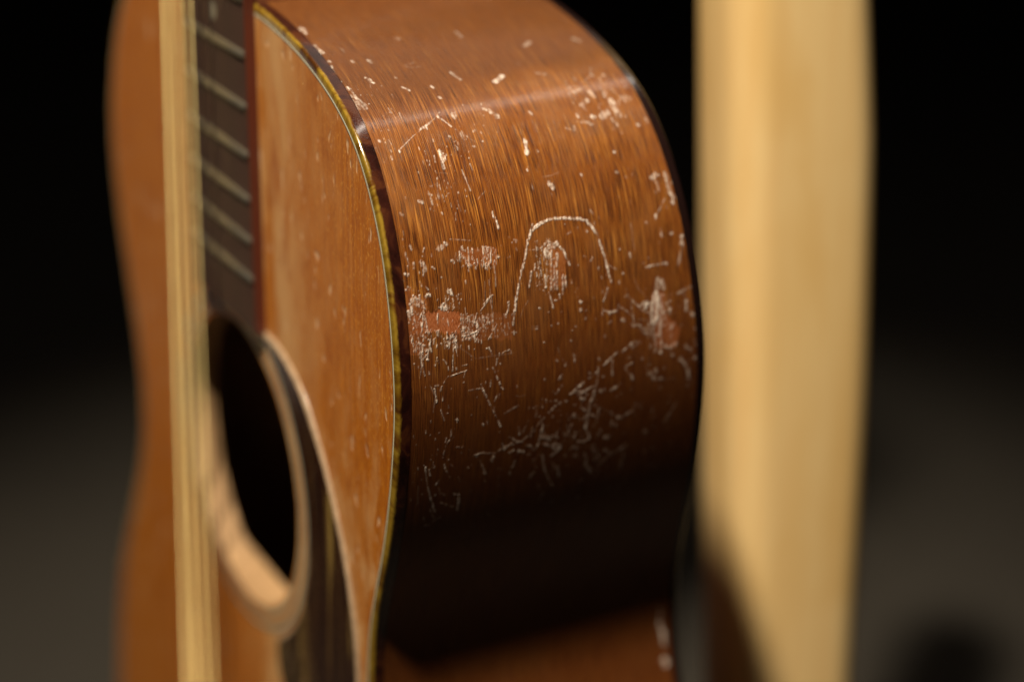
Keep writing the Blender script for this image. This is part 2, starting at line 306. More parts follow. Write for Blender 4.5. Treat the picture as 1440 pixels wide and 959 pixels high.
# ------------------------------------------------------------------ wear, and a few painted highlights, on the treble side (arc length, depth) in millimetres
SCRATCHES_GLINTS=[
(0.21,0.45,(104.5,10.4,100.9,15.7,96.6,23.2,94.5,25.8)),
(0.76,1.,(104.3,10.3,104.9,10.5)),
(0.96,1.,(98.3,20.1,99.0,20.0)),
(0.76,0.7,(89.1,28.0,89.4,28.1)),
(0.62,0.8,(95.7,24.7,97.4,25.9)),
(0.48,0.5,(97.4,25.9,99.5,27.3)),
(1.65,0.55,(95.5,29.6,96.9,29.4)),
(0.89,0.9,(102.3,25.7,102.5,25.8)),
(1.55,0.4,(101.7,29.5,103.2,29.4)),
(0.62,0.8,(106.1,31.4,106.3,31.6)),
(2.06,0.85,(106.7,21.6,108.5,21.8)),
(0.69,0.7,(107.5,19.5,109.2,19.3)),
(0.89,0.6,(109.1,21.2,111.1,21.2)),
(1.03,0.8,(95.1,38.7,96.0,40.0)),
(1.51,0.7,(96.4,40.2,98.2,41.4)),
(1.37,0.8,(106.4,46.9,110.0,46.3)),
(0.62,0.8,(109.7,49.3,110.1,49.4)),
(0.69,0.6,(114.6,44.8,114.9,44.9)),
(0.69,0.7,(113.5,18.5,116.2,18.0,118.7,17.7)),
(0.82,0.8,(117.3,15.5,117.8,15.7)),
(0.27,0.8,(118.7,19.8,118.0,20.5,118.0,21.0)),
(1.37,0.6,(119.2,50.3,120.6,51.2)),
(0.76,0.4,(98.0,51.4,98.8,51.8)),
(1.24,0.5,(93.1,67.6,92.3,70.1)),
(2.20,0.7,(94.2,72.2,95.3,72.6)),
(1.72,0.5,(96.5,70.2,98.0,67.7)),
(1.51,0.55,(94.8,76.2,95.8,76.0)),
(2.06,0.8,(97.8,77.0,98.9,77.2)),
(1.92,0.85,(100.5,77.2,100.8,77.8)),
(1.92,0.6,(101.3,74.2,102.4,72.2)),
(1.65,0.8,(102.0,69.2,102.1,69.7)),
(1.03,0.7,(101.0,64.9,101.4,65.0)),
(1.03,0.5,(98.5,68.2,99.9,68.5)),
(1.17,0.5,(103.2,65.7,103.6,67.2)),
(0.82,0.4,(87.2,75.8,88.0,76.0)),
(0.82,0.4,(88.0,79.2,88.5,79.5)),
(1.03,0.7,(104.6,85.2,105.8,85.5)),
(0.96,0.5,(106.2,82.2,106.4,82.3)),
(0.62,0.7,(112.9,72.3,113.0,72.5)),
(0.62,0.6,(118.0,60.4,118.2,60.5)),
(0.55,0.4,(118.7,71.3,119.0,71.6)),
(1.37,0.4,(96.5,81.2,98.1,83.2)),
(0.62,0.35,(104.4,60.1,105.4,62.5)),
(1.92,0.85,(121.7,82.2,121.2,83.3)),
(0.62,0.4,(122.8,82.9,125.5,83.4)),
(0.89,0.6,(120.9,86.4,123.3,86.5)),
(1.37,0.6,(124.0,86.5,126.0,86.6)),
(1.92,0.85,(126.7,86.8,127.7,87.6)),
(1.51,0.9,(129.1,86.7,129.5,87.0)),
(0.48,0.5,(128.0,84.6,130.4,82.7,132.0,81.1)),
(0.76,0.6,(132.0,81.1,132.8,80.9)),
(0.62,0.6,(133.5,77.7,133.7,77.9)),
(0.89,0.3,(120.6,73.8,120.8,73.9)),
(0.41,0.5,(135.8,82.0,137.2,82.2)),
(0.76,0.6,(137.3,84.9,137.6,85.2)),
(1.17,0.95,(138.7,88.5,139.1,88.5)),
(1.10,0.95,(140.5,88.3,140.9,88.4)),
(0.48,0.4,(141.0,88.3,142.3,88.4)),
(0.62,0.8,(139.5,68.3,139.6,68.4)),
(0.76,0.4,(127.9,60.9,129.2,61.6)),
(0.62,0.8,(133.2,58.8,133.4,58.9)),
(0.82,0.7,(113.0,72.3,113.2,72.4)),
(0.62,0.6,(118.1,60.5,118.3,60.6)),
(0.73,1.,(154.7,34.3,152.8,34.6,147.4,35.9,142.0,37.6,137.6,39.5,133.4,40.9,131.0,42.4)),
(0.86,0.95,(131.0,42.4,129.3,45.5,128.6,49.2,129.0,52.8,129.6,56.8,130.6,59.4)),
(1.03,0.9,(130.6,59.4,132.6,60.9,134.8,62.1)),
(0.65,1.,(134.8,62.1,138.1,62.8,142.3,63.8,146.1,64.4,148.0,64.9)),
(0.43,0.5,(129.2,43.0,132.3,41.6)),
(0.60,0.8,(135.9,44.4,134.3,46.9,135.3,48.5)),
(0.52,0.8,(136.3,50.2,137.7,51.2,139.8,52.0,141.5,52.5)),
(1.72,0.75,(136.9,45.6,138.6,46.5)),
(1.29,0.7,(135.9,47.1,135.4,49.4)),
(0.86,0.6,(138.2,49.1,141.3,48.5)),
(0.52,1.,(140.0,45.4,140.5,45.8)),
(0.52,0.9,(143.1,44.9,146.5,44.9)),
(0.60,0.9,(139.1,47.1,147.4,46.4)),
(0.56,0.9,(141.2,47.9,147.3,47.4)),
(0.60,1.,(142.5,48.6,147.4,48.2)),
(0.43,0.8,(143.9,50.2,149.1,49.7)),
(0.43,0.8,(144.1,51.0,147.3,50.9)),
(0.52,0.9,(149.0,48.8,150.0,48.8)),
(0.43,0.9,(150.4,47.3,150.3,47.8)),
(0.43,0.9,(141.7,40.9,145.6,39.9)),
(0.39,0.9,(148.6,33.4,150.5,33.1,152.0,32.5)),
(0.60,0.8,(151.7,42.3,151.9,42.8)),
(0.69,0.7,(132.6,37.3,133.1,37.3)),
(0.77,1.,(151.9,55.1,152.1,55.3)),
(0.52,0.7,(146.2,68.8,146.4,68.9)),
(0.43,0.5,(139.5,68.3,139.6,68.4)),
(0.52,0.6,(139.7,57.1,139.9,57.2)),
(0.52,0.6,(140.5,59.7,141.4,59.2)),
(0.43,0.5,(143.4,61.3,144.0,61.3)),
(0.26,0.4,(143.2,64.1,144.8,66.8)),
(0.69,0.5,(148.4,67.4,148.8,67.5)),
(0.43,0.55,(149.6,63.7,151.6,62.9,153.1,62.1,156.8,61.7)),
(0.69,0.7,(155.6,62.4,156.4,64.2,156.3,66.1)),
(0.43,0.5,(155.6,67.7,157.2,69.8)),
(0.52,0.6,(152.2,69.5,153.9,70.9,155.1,72.0,156.4,73.6)),
(0.52,0.7,(156.4,73.6,155.3,74.9,155.3,76.3)),
(0.43,0.6,(156.6,73.6,157.9,75.0,158.5,76.5)),
(1.46,1.3,(156.1,76.0,157.1,75.5)),
(0.69,0.8,(145.7,76.3,145.5,78.6)),
(0.77,0.9,(145.6,78.4,145.5,79.0)),
(0.43,0.5,(145.5,79.1,145.5,82.0)),
(0.95,0.7,(145.4,82.4,145.7,82.9)),
(0.77,0.6,(141.2,71.3,142.2,71.5)),
(0.52,0.5,(144.4,75.6,144.5,75.8)),
(0.60,0.4,(154.6,86.3,153.4,90.2)),
(1.20,0.6,(157.3,88.5,159.9,88.8)),
(1.29,0.5,(160.6,90.3,161.5,90.9)),
(0.77,0.3,(142.2,88.1,146.5,86.5)),
(0.95,0.35,(160.7,70.7,161.5,72.6)),
(0.86,0.35,(162.6,74.0,162.9,75.4)),
(0.52,0.4,(159.4,63.6,159.0,64.2)),
(0.69,0.5,(159.3,68.1,159.6,68.6)),
(0.77,0.5,(154.1,54.5,154.4,54.9)),
(0.34,0.7,(156.7,47.9,156.9,48.0)),
(0.34,0.6,(158.4,53.1,158.6,53.3)),
(0.22,0.35,(156.4,40.0,156.7,41.5)),
(0.22,0.35,(157.0,40.0,157.2,41.5)),
(0.77,0.6,(158.3,83.2,159.8,83.3)),
(1.46,0.4,(149.6,79.7,152.1,79.4)),
(1.72,0.5,(150.3,81.1,152.0,81.5)),
(0.60,0.4,(137.2,81.9,138.0,82.2)),
(0.69,0.5,(137.4,85.1,137.6,85.4)),
(0.43,0.6,(145.9,62.0,147.0,62.2)),
(0.52,0.3,(132.9,53.9,133.3,52.9)),
(1.72,0.55,(153.8,78.5,157.5,78.3,163.5,78.1)),
(2.06,0.6,(154.7,80.0,161.1,80.0,165.3,80.0)),
(0.69,0.9,(152.9,79.1,157.6,79.3,161.0,79.0)),
(0.55,0.8,(155.7,77.4,162.4,77.5)),
(0.48,0.7,(164.3,78.4,168.2,78.7)),
(0.69,0.8,(163.9,80.2,170.2,80.6)),
(1.03,1.,(170.5,80.3,170.7,80.6)),
(1.37,0.6,(169.8,84.0,169.0,85.3)),
(0.89,0.7,(172.2,84.2,172.4,84.5)),
(0.96,0.6,(173.5,86.8,175.7,88.7,178.0,90.1)),
(1.24,0.65,(178.0,90.1,180.7,90.4)),
(0.89,0.4,(182.7,90.4,183.1,90.6)),
(1.03,0.5,(165.4,91.3,165.6,91.4)),
(0.96,0.45,(168.7,91.4,168.9,91.5)),
(0.96,0.5,(174.3,92.0,174.6,92.0)),
(0.89,0.3,(170.2,92.1,170.4,92.2)),
(1.03,0.55,(170.4,88.6,171.6,90.6)),
(0.82,0.7,(158.3,83.3,159.7,83.4)),
(1.17,0.65,(157.3,88.7,159.8,88.8)),
(1.17,0.5,(160.8,90.3,161.6,90.7)),
(0.76,0.3,(154.5,86.0,153.3,90.3)),
(1.37,0.4,(163.2,84.3,164.1,83.5)),
(0.89,0.4,(163.6,74.2,164.4,76.1)),
(1.03,0.35,(161.0,71.0,161.6,71.6)),
(0.82,0.35,(161.0,72.7,161.8,73.6)),
(0.69,0.6,(171.0,62.2,168.1,66.2)),
(0.55,0.7,(168.3,67.8,166.7,70.4)),
(0.62,0.6,(166.5,70.4,165.9,71.9)),
(0.48,0.45,(166.1,70.8,167.9,71.2)),
(0.62,0.45,(166.7,72.3,165.5,73.6)),
(0.48,0.4,(167.5,71.2,166.6,73.8)),
(0.82,0.3,(170.2,70.0,170.4,70.2)),
(0.76,0.3,(171.3,74.3,171.6,74.5)),
(0.48,0.55,(173.4,68.7,172.6,69.8,172.1,71.3)),
(0.48,0.5,(173.7,69.1,175.2,70.4,176.1,71.4)),
(1.03,0.5,(176.7,71.5,177.1,71.7)),
(1.37,0.35,(176.6,76.8,176.5,77.4)),
(1.51,0.35,(175.9,78.9,176.3,79.3)),
(1.24,0.4,(178.0,78.7,178.2,78.9)),
(1.17,0.4,(178.7,80.7,178.9,81.0)),
(0.76,0.6,(179.3,65.0,178.5,66.6)),
(0.89,0.55,(178.6,61.4,178.9,61.6)),
(0.69,0.3,(177.5,67.5,177.9,67.7)),
(0.48,0.5,(174.2,57.6,173.2,59.0,172.7,60.3,171.7,60.3)),
(0.55,0.5,(172.4,57.4,172.8,57.6)),
(0.69,0.6,(177.8,52.2,175.2,55.6)),
(0.55,0.5,(177.7,54.4,177.5,56.8,176.7,59.4)),
(0.41,0.5,(172.9,60.3,176.4,60.0,180.4,59.5)),
(0.48,0.9,(176.1,46.3,176.8,46.9,176.7,47.7,175.7,48.1)),
(0.48,0.6,(174.9,48.9,175.4,49.2)),
(0.41,0.6,(172.9,47.9,172.1,48.2,171.6,48.8)),
(0.55,0.7,(162.6,62.2,162.9,62.3)),
(0.62,0.7,(168.8,60.3,169.5,60.6)),
(0.41,0.5,(166.3,52.3,167.1,52.8,168.6,52.8)),
(0.41,0.5,(167.1,52.8,166.6,53.4)),
(0.41,0.7,(167.0,47.1,167.2,47.3)),
(0.48,0.6,(168.8,49.7,169.0,49.9)),
(0.48,0.6,(162.2,51.6,162.4,51.8)),
(0.41,0.7,(156.7,47.8,156.9,47.9)),
(0.34,0.7,(157.0,45.8,157.1,45.9)),
(0.34,0.7,(159.3,52.0,159.5,52.2)),
(0.69,0.5,(154.4,54.4,154.2,55.0)),
(0.41,0.4,(159.3,63.5,159.1,64.0)),
(0.89,0.5,(159.1,67.8,159.1,68.4)),
(0.82,0.4,(174.5,61.9,174.7,62.0)),
(0.76,1.,(143.1,9.9,143.4,10.8)),
(0.34,0.9,(142.9,10.4,143.8,10.5)),
(1.51,0.8,(143.2,16.5,143.7,16.9)),
(0.34,0.8,(144.6,15.3,146.4,14.8)),
(1.72,0.8,(146.6,14.4,147.3,14.7)),
(0.55,0.7,(146.8,13.2,147.5,15.9)),
(1.72,0.7,(143.9,6.2,144.3,7.5)),
(0.69,0.8,(144.3,6.7,145.4,6.9)),
(0.62,0.8,(144.8,8.5,146.5,8.8)),
(0.69,0.7,(146.6,4.3,147.9,4.5)),
(0.34,1.,(148.4,12.6,150.1,12.3)),
(0.21,0.8,(150.2,15.2,152.1,15.3)),
(0.62,0.6,(153.8,6.5,156.7,6.8,160.0,7.1)),
(0.55,0.9,(160.0,7.1,162.3,7.4,164.2,7.7)),
(0.48,0.9,(155.0,10.0,157.8,9.2,160.1,8.6)),
(0.82,0.8,(157.3,8.5,157.5,8.8)),
(0.55,0.8,(160.0,8.8,160.3,9.1)),
(0.41,0.8,(155.2,10.6,154.7,11.5)),
(0.48,0.7,(156.1,6.7,156.2,8.2)),
(0.34,0.9,(153.6,14.8,155.5,14.7)),
(0.34,0.7,(154.0,16.2,155.2,16.3)),
(0.48,1.2,(155.3,17.3,157.4,17.2)),
(0.41,0.7,(155.4,13.7,156.4,14.2)),
(0.55,0.8,(157.3,14.3,157.5,14.6)),
(0.48,0.7,(156.3,16.6,156.6,17.1)),
(0.27,0.7,(158.5,17.1,160.7,17.4)),
(0.55,1.2,(155.6,19.0,155.6,21.1)),
(0.48,0.9,(155.5,21.1,155.0,23.3)),
(0.27,0.7,(156.6,22.8,158.0,23.1)),
(0.24,0.6,(148.2,20.5,150.1,20.6)),
(0.48,0.6,(145.8,28.4,147.0,27.6,148.5,26.2)),
(0.41,0.8,(148.5,26.2,149.7,24.9)),
(0.27,0.4,(146.6,28.5,153.6,28.1)),
(0.48,0.7,(148.7,33.2,150.2,33.2,152.0,32.3)),
(0.48,0.9,(154.3,34.1,155.1,34.2)),
(0.27,0.7,(156.9,33.7,157.2,35.1)),
(0.27,0.7,(156.6,34.4,157.7,34.4)),
(0.55,1.,(151.7,42.3,151.9,42.7)),
(0.34,0.7,(153.2,45.1,153.5,45.2)),
(0.17,0.5,(156.4,40.2,156.6,41.6)),
(0.17,0.4,(157.1,40.2,157.3,41.5)),
(0.41,0.7,(156.7,47.8,156.9,47.9)),
(0.34,0.7,(157.0,45.8,157.2,45.8)),
(0.41,0.9,(161.3,43.3,161.5,43.5)),
(0.31,0.9,(159.8,26.7,160.9,27.2,161.8,27.6)),
(0.34,0.8,(160.0,26.0,160.1,26.2)),
(0.27,0.8,(162.1,30.8,161.7,31.6,161.6,32.9)),
(0.24,0.6,(162.0,29.8,162.7,29.8)),
(0.41,0.6,(158.5,20.8,159.3,20.9)),
(0.31,0.8,(161.2,21.5,161.5,21.6)),
(0.31,0.8,(162.3,21.5,162.5,21.6)),
(0.34,0.8,(160.8,13.2,161.3,13.7,162.3,14.2)),
(0.21,0.4,(161.9,10.6,160.8,11.7)),
(0.34,0.8,(163.4,9.1,164.2,9.2)),
(0.48,0.8,(163.5,18.7,163.5,19.9)),
(0.27,0.9,(165.1,19.9,165.4,17.6,165.8,15.1)),
(0.31,0.8,(165.7,14.6,166.4,13.7,167.3,13.3)),
(0.31,0.6,(163.7,16.9,164.3,17.0)),
(0.27,0.6,(165.6,27.7,167.1,28.4)),
(0.27,0.9,(168.3,28.8,169.4,29.3)),
(0.31,0.9,(170.2,29.7,170.8,29.9)),
(0.27,0.7,(171.6,30.2,172.5,30.9)),
(0.31,0.6,(165.7,26.1,165.9,26.2)),
(0.41,0.7,(164.9,30.0,165.2,30.1)),
(0.24,0.8,(169.6,24.2,171.1,24.5,174.0,25.8)),
(0.48,0.6,(170.9,23.5,170.9,23.8)),
(0.21,0.3,(170.8,20.6,170.8,23.1)),
(0.27,0.8,(168.4,10.4,169.8,10.6,171.0,11.1)),
(0.34,0.9,(168.2,12.6,169.1,12.3)),
(0.55,0.35,(167.7,10.7,167.7,11.5)),
(0.31,0.7,(160.5,4.8,160.6,4.9)),
(0.55,0.5,(167.0,47.1,167.3,47.3)),
(0.55,0.6,(168.8,49.7,169.1,49.9)),
(0.55,0.5,(171.8,43.5,172.2,43.7)),
(0.48,0.5,(172.1,35.0,172.6,35.1)),
(0.24,0.7,(144.2,19.0,144.5,19.0)),
(0.46,0.8,(168.6,10.5,170.7,10.8,172.5,11.1)),
(0.31,0.5,(174.8,12.3,178.2,13.5)),
(0.41,0.8,(168.5,12.4,169.3,12.3)),
(0.31,0.6,(171.0,12.8,172.3,12.8)),
(0.52,0.9,(176.1,14.0,176.2,14.4)),
(0.72,0.8,(178.6,16.9,179.2,17.7)),
(0.41,0.7,(178.4,17.2,179.5,17.3)),
(0.36,0.9,(169.6,24.1,174.1,26.0)),
(0.36,0.9,(174.1,26.0,177.6,27.7,180.6,29.2)),
(0.41,0.8,(181.6,29.8,183.6,30.6)),
(0.41,0.9,(181.3,15.6,183.7,15.7)),
(0.41,0.7,(183.8,14.3,185.1,14.2)),
(0.36,0.6,(184.5,15.3,185.9,14.3,188.9,13.8)),
(0.52,0.7,(189.5,13.5,189.7,13.9)),
(0.41,0.7,(190.7,15.5,190.9,15.8)),
(0.41,0.8,(191.9,14.4,193.2,14.6)),
(0.26,0.4,(194.0,15.0,196.7,16.4)),
(0.46,0.9,(191.6,8.7,193.5,8.9)),
(0.36,0.8,(194.1,9.1,197.8,9.8,201.6,10.9)),
(0.41,0.8,(202.2,11.1,204.9,12.1,207.3,12.9)),
(0.36,0.7,(192.6,9.9,194.7,10.3)),
(0.46,0.8,(191.9,11.4,192.5,11.4)),
(0.57,0.8,(198.1,12.5,197.1,13.1)),
(0.41,0.5,(205.9,11.3,208.0,12.1,210.2,13.4)),
(0.46,0.5,(209.6,15.0,210.6,12.7)),
(0.41,0.4,(208.6,9.7,210.3,10.2)),
(0.52,0.4,(211.4,10.3,211.6,11.7)),
(0.72,0.4,(201.3,14.6,202.4,15.4)),
(0.41,0.45,(204.6,14.4,206.0,16.5,207.2,18.6)),
(0.62,0.8,(202.7,18.4,203.4,20.1)),
(0.72,0.8,(204.5,20.0,208.4,19.9)),
(0.41,0.3,(187.2,17.6,187.6,19.4)),
(0.41,0.6,(189.1,19.1,189.5,19.3)),
(0.52,0.5,(194.5,21.6,194.7,21.7)),
(0.46,0.6,(191.1,23.3,190.8,26.0)),
(0.72,0.6,(191.3,23.7,191.8,24.3)),
(0.36,0.35,(191.0,26.0,191.9,29.6)),
(0.31,0.45,(192.9,25.0,195.8,26.4,197.8,27.2)),
(0.62,0.4,(197.7,26.9,198.1,27.3)),
(0.41,0.8,(181.5,25.1,182.0,25.3)),
(0.36,0.8,(181.1,26.4,181.9,26.5)),
(0.82,0.65,(193.9,28.6,192.9,29.3)),
(0.41,0.5,(191.9,29.6,190.3,32.5,190.1,35.7,189.6,37.9,186.8,41.5)),
(0.41,0.6,(184.8,36.3,187.5,36.7)),
(0.41,0.5,(189.6,34.6,191.1,32.5)),
(0.41,0.6,(187.5,33.6,189.5,36.2,190.0,37.9)),
(0.82,0.75,(192.7,34.5,192.2,35.3)),
(0.82,0.7,(192.7,37.1,193.5,38.6)),
(0.46,0.5,(193.9,36.4,193.2,36.7)),
(0.72,0.5,(187.1,41.5,187.5,41.3)),
(0.52,0.55,(186.3,41.7,184.6,42.9,183.7,43.9)),
(0.62,0.7,(182.3,45.4,181.0,47.0)),
(0.62,0.7,(180.6,47.3,179.9,48.9)),
(0.62,0.7,(179.7,50.3,180.0,51.1)),
(0.62,0.75,(178.0,51.8,176.8,53.4,176.0,55.1)),
(0.52,0.5,(177.7,52.7,177.7,56.9,176.9,59.3)),
(1.03,0.6,(192.0,40.3,192.4,40.6)),
(1.34,0.5,(189.7,44.3,191.0,46.4)),
(0.82,0.6,(190.0,47.4,191.1,48.9)),
(1.13,0.5,(192.2,44.8,193.1,46.6)),
(0.72,0.6,(193.6,47.5,192.9,48.3,193.8,49.5,194.9,49.1,194.2,47.9)),
(0.93,0.5,(193.8,49.5,192.7,51.3)),
(0.82,0.6,(196.7,47.9,195.8,49.2,194.6,50.4)),
(0.72,0.5,(194.5,40.7,194.9,41.0)),
(0.62,0.6,(193.7,41.9,192.3,42.9,189.8,43.4,186.2,43.9)),
(0.72,0.6,(196.0,44.8,199.8,45.8)),
(0.52,0.5,(200.4,45.8,205.3,48.2,207.4,49.5)),
(0.82,0.45,(201.2,50.2,204.5,51.2)),
(0.93,0.4,(202.8,41.5,201.5,42.6)),
(0.52,0.5,(196.0,36.1,197.5,36.0,197.9,35.2)),
(0.72,0.45,(199.4,35.0,200.0,35.3)),
(0.93,0.55,(176.9,59.6,180.1,59.0,182.5,58.7)),
(0.72,0.5,(182.5,58.7,186.0,57.9,189.5,57.9)),
(0.93,0.55,(189.2,57.7,193.3,59.4)),
(0.82,0.5,(193.7,59.4,194.3,57.8,193.8,55.7)),
(0.72,0.5,(178.7,54.7,177.8,55.7,178.9,57.1,180.4,56.5,179.8,55.1)),
(0.72,0.4,(182.7,55.6,184.1,56.9)),
(0.82,0.45,(184.6,53.5,185.7,53.8)),
(0.62,0.4,(185.8,59.0,187.1,61.2)),
(0.93,0.4,(186.2,65.7,187.4,65.9)),
(1.44,0.5,(188.5,68.1,188.9,69.2)),
(0.82,0.4,(188.2,70.6,187.4,72.7)),
(1.13,0.35,(189.6,66.1,190.8,66.5)),
(1.13,0.35,(190.9,67.5,191.2,68.0)),
(1.13,0.55,(178.8,61.4,179.1,61.8)),
(0.82,0.6,(179.3,64.9,178.5,66.5)),
(0.72,0.35,(192.8,62.2,193.9,62.1)),
(1.03,0.35,(194.3,64.3,194.7,65.9)),
(0.93,0.4,(196.3,53.5,195.3,54.5)),
(1.13,0.3,(198.5,55.2,198.8,56.4)),
(1.34,0.35,(196.5,61.3,198.7,61.8)),
(0.93,0.35,(200.0,59.5,202.5,59.5,205.7,61.5)),
(0.82,0.3,(205.2,61.7,203.5,64.1,201.4,66.6,198.9,72.1)),
(1.24,0.35,(198.9,65.4,201.2,67.5)),
(1.03,0.2,(198.9,72.1,206.6,71.6)),
(1.55,0.2,(194.7,77.8,195.7,78.2)),
(0.82,0.2,(207.4,59.5,208.1,58.4)),
(0.72,0.2,(213.9,49.5,213.2,50.6)),
(0.52,0.25,(179.7,31.6,178.1,35.8)),
(0.48,1.,(124.5,32.0,125.5,32.1)),
(0.89,1.2,(125.6,32.2,127.1,32.6)),
(0.69,1.2,(127.4,32.7,129.0,32.9)),
(1.37,0.45,(131.8,14.8,131.5,16.2,130.9,17.3)),
(0.55,0.7,(130.4,16.8,131.4,17.3)),
(0.69,0.5,(129.9,7.1,130.9,7.3)),
(0.62,0.7,(130.9,10.8,132.1,10.4)),
(0.34,0.7,(132.4,12.7,133.5,12.7)),
(0.96,0.9,(135.3,18.4,135.8,18.7)),
(1.51,0.65,(134.8,9.9,136.7,10.3)),
(0.55,0.5,(134.4,7.3,135.9,7.1)),
(0.34,0.7,(134.3,8.9,134.6,8.9)),
(0.34,0.6,(137.0,8.6,137.2,8.6)),
(0.48,0.8,(136.1,12.3,136.8,13.0)),
(0.41,1.,(136.7,4.5,136.9,4.6)),
(0.34,0.9,(136.9,5.4,137.1,5.5)),
(0.27,0.7,(134.9,5.6,135.7,5.6)),
(0.27,0.9,(138.5,3.7,138.7,3.7)),
(0.31,0.9,(140.9,3.8,140.9,4.4)),
(0.38,1.,(140.2,4.9,140.3,5.0)),
(0.27,0.9,(140.4,5.5,140.5,5.6)),
(0.38,0.8,(139.1,14.6,139.3,14.7)),
(0.31,0.7,(144.3,18.9,144.5,19.0)),
(0.24,0.7,(141.1,21.4,141.8,21.4)),
(0.34,0.7,(131.4,5.4,132.6,5.4)),
(0.41,0.8,(133.0,20.8,135.2,20.5)),
(0.41,0.6,(132.8,21.7,133.5,22.4)),
(0.34,0.7,(132.8,24.1,133.6,24.5)),
(0.31,0.8,(133.6,23.2,136.7,22.8)),
(0.34,1.,(133.0,27.5,135.5,27.3)),
(0.31,0.9,(136.1,27.2,137.3,27.2)),
(0.48,0.7,(133.0,27.4,133.6,29.7)),
(0.41,1.,(133.9,29.7,137.5,29.3)),
(0.31,0.8,(136.0,25.4,137.2,25.5)),
(0.41,0.8,(136.6,22.3,137.4,23.6)),
(0.34,0.7,(137.4,27.8,138.9,27.6)),
(0.69,1.,(136.0,31.3,136.4,31.8)),
(0.41,0.7,(135.0,30.7,136.6,31.0)),
(0.31,0.7,(134.0,26.2,133.1,26.0)),
(0.31,0.8,(137.8,26.3,138.8,26.4)),
(0.31,0.8,(138.3,24.5,138.5,24.8)),
(0.34,0.8,(136.2,28.3,137.4,28.0)),
(0.31,0.8,(133.4,32.8,133.5,32.9)),
(0.31,0.6,(133.1,36.1,133.2,36.2)),
(0.82,0.8,(132.6,37.2,132.8,37.4)),
(0.82,1.,(143.0,10.0,143.4,10.8)),
(0.34,0.9,(142.7,10.5,143.7,10.5)),
(1.17,0.8,(143.0,16.4,143.9,16.9)),
(1.37,0.7,(143.8,6.2,144.1,7.4)),
(0.89,0.8,(146.0,14.7,146.6,15.0)),
(0.34,0.6,(144.3,15.5,145.6,15.0)),
(0.21,0.45,(142.0,28.1,145.6,28.2)),
(0.17,0.4,(138.4,30.3,144.0,30.0)),
(0.76,0.6,(146.3,28.2,146.1,28.8)),
(0.48,0.7,(146.7,27.6,148.1,25.9)),
(0.55,0.6,(141.8,40.7,143.7,40.4,145.2,39.9)),
(1.03,0.5,(118.8,12.1,119.4,12.8)),
(0.55,0.6,(117.5,15.6,120.3,15.5)),
(0.89,0.4,(121.4,6.2,121.8,6.5)),
(0.62,0.7,(148.8,33.1,149.2,33.4)),
(0.17,0.3,(129.8,18.6,131.0,24.6)),
(0.17,0.4,(135.8,40.7,136.2,43.9)),
(1.70,0.9,(273.8,97.8,278.3,98.9)),  # this and the next three strokes paint highlights near the back edge
(2.01,0.8,(278.8,99.2,281.2,99.6)),
(2.01,0.9,(286.5,99.3,288.0,100.0)),
(1.24,0.4,(268.4,97.4,272.4,97.9)),
(1.34,0.5,(47.5,5.1,51.3,4.8)),
(1.13,0.7,(59.5,4.0,63.9,4.5)),
(0.82,0.8,(68.4,4.4,69.0,4.5)),
(0.72,0.6,(70.7,4.1,76.8,3.6)),
(0.93,0.8,(76.8,3.6,78.4,3.6)),
(1.03,0.8,(81.4,4.5,82.2,4.6)),
(0.93,0.9,(84.3,1.5,85.0,2.0)),
(0.72,0.5,(81.9,5.0,86.4,5.2)),
(1.13,0.9,(78.0,11.3,80.8,12.4)),
(0.93,0.5,(63.1,10.6,64.2,10.7)),
(0.93,0.4,(69.6,10.7,70.3,10.9)),
(1.24,0.4,(70.1,15.4,71.5,15.6)),
(0.72,0.6,(79.1,19.4,79.6,19.4)),
(1.24,0.6,(80.0,35.6,83.4,36.8)),
(1.03,0.7,(85.7,46.0,85.2,47.2)),
(1.13,0.4,(59.8,28.3,60.4,28.8)),
(1.03,0.4,(59.7,46.7,63.1,46.9)),
(0.72,0.6,(84.6,27.5,85.4,27.9)),
(0.62,0.6,(83.6,19.3,85.3,20.8)),
(0.93,0.6,(89.1,27.6,89.5,28.1)),
(2.58,0.25,(84.6,3.4,89.2,5.6)),
(0.62,0.6,(99.2,18.1,97.4,21.9)),
(0.52,0.5,(88.9,3.7,96.5,3.8)),
(1.34,0.7,(85.8,46.5,83.9,49.3)),
(1.55,0.3,(71.4,62.5,69.8,64.9)),
(1.55,0.3,(70.5,79.0,71.7,80.1)),
(1.55,0.2,(84.1,60.0,84.8,61.9)),
(0.93,0.9,(95.3,38.8,95.7,39.9)),
(1.34,0.9,(96.4,40.2,98.1,41.6)),
]
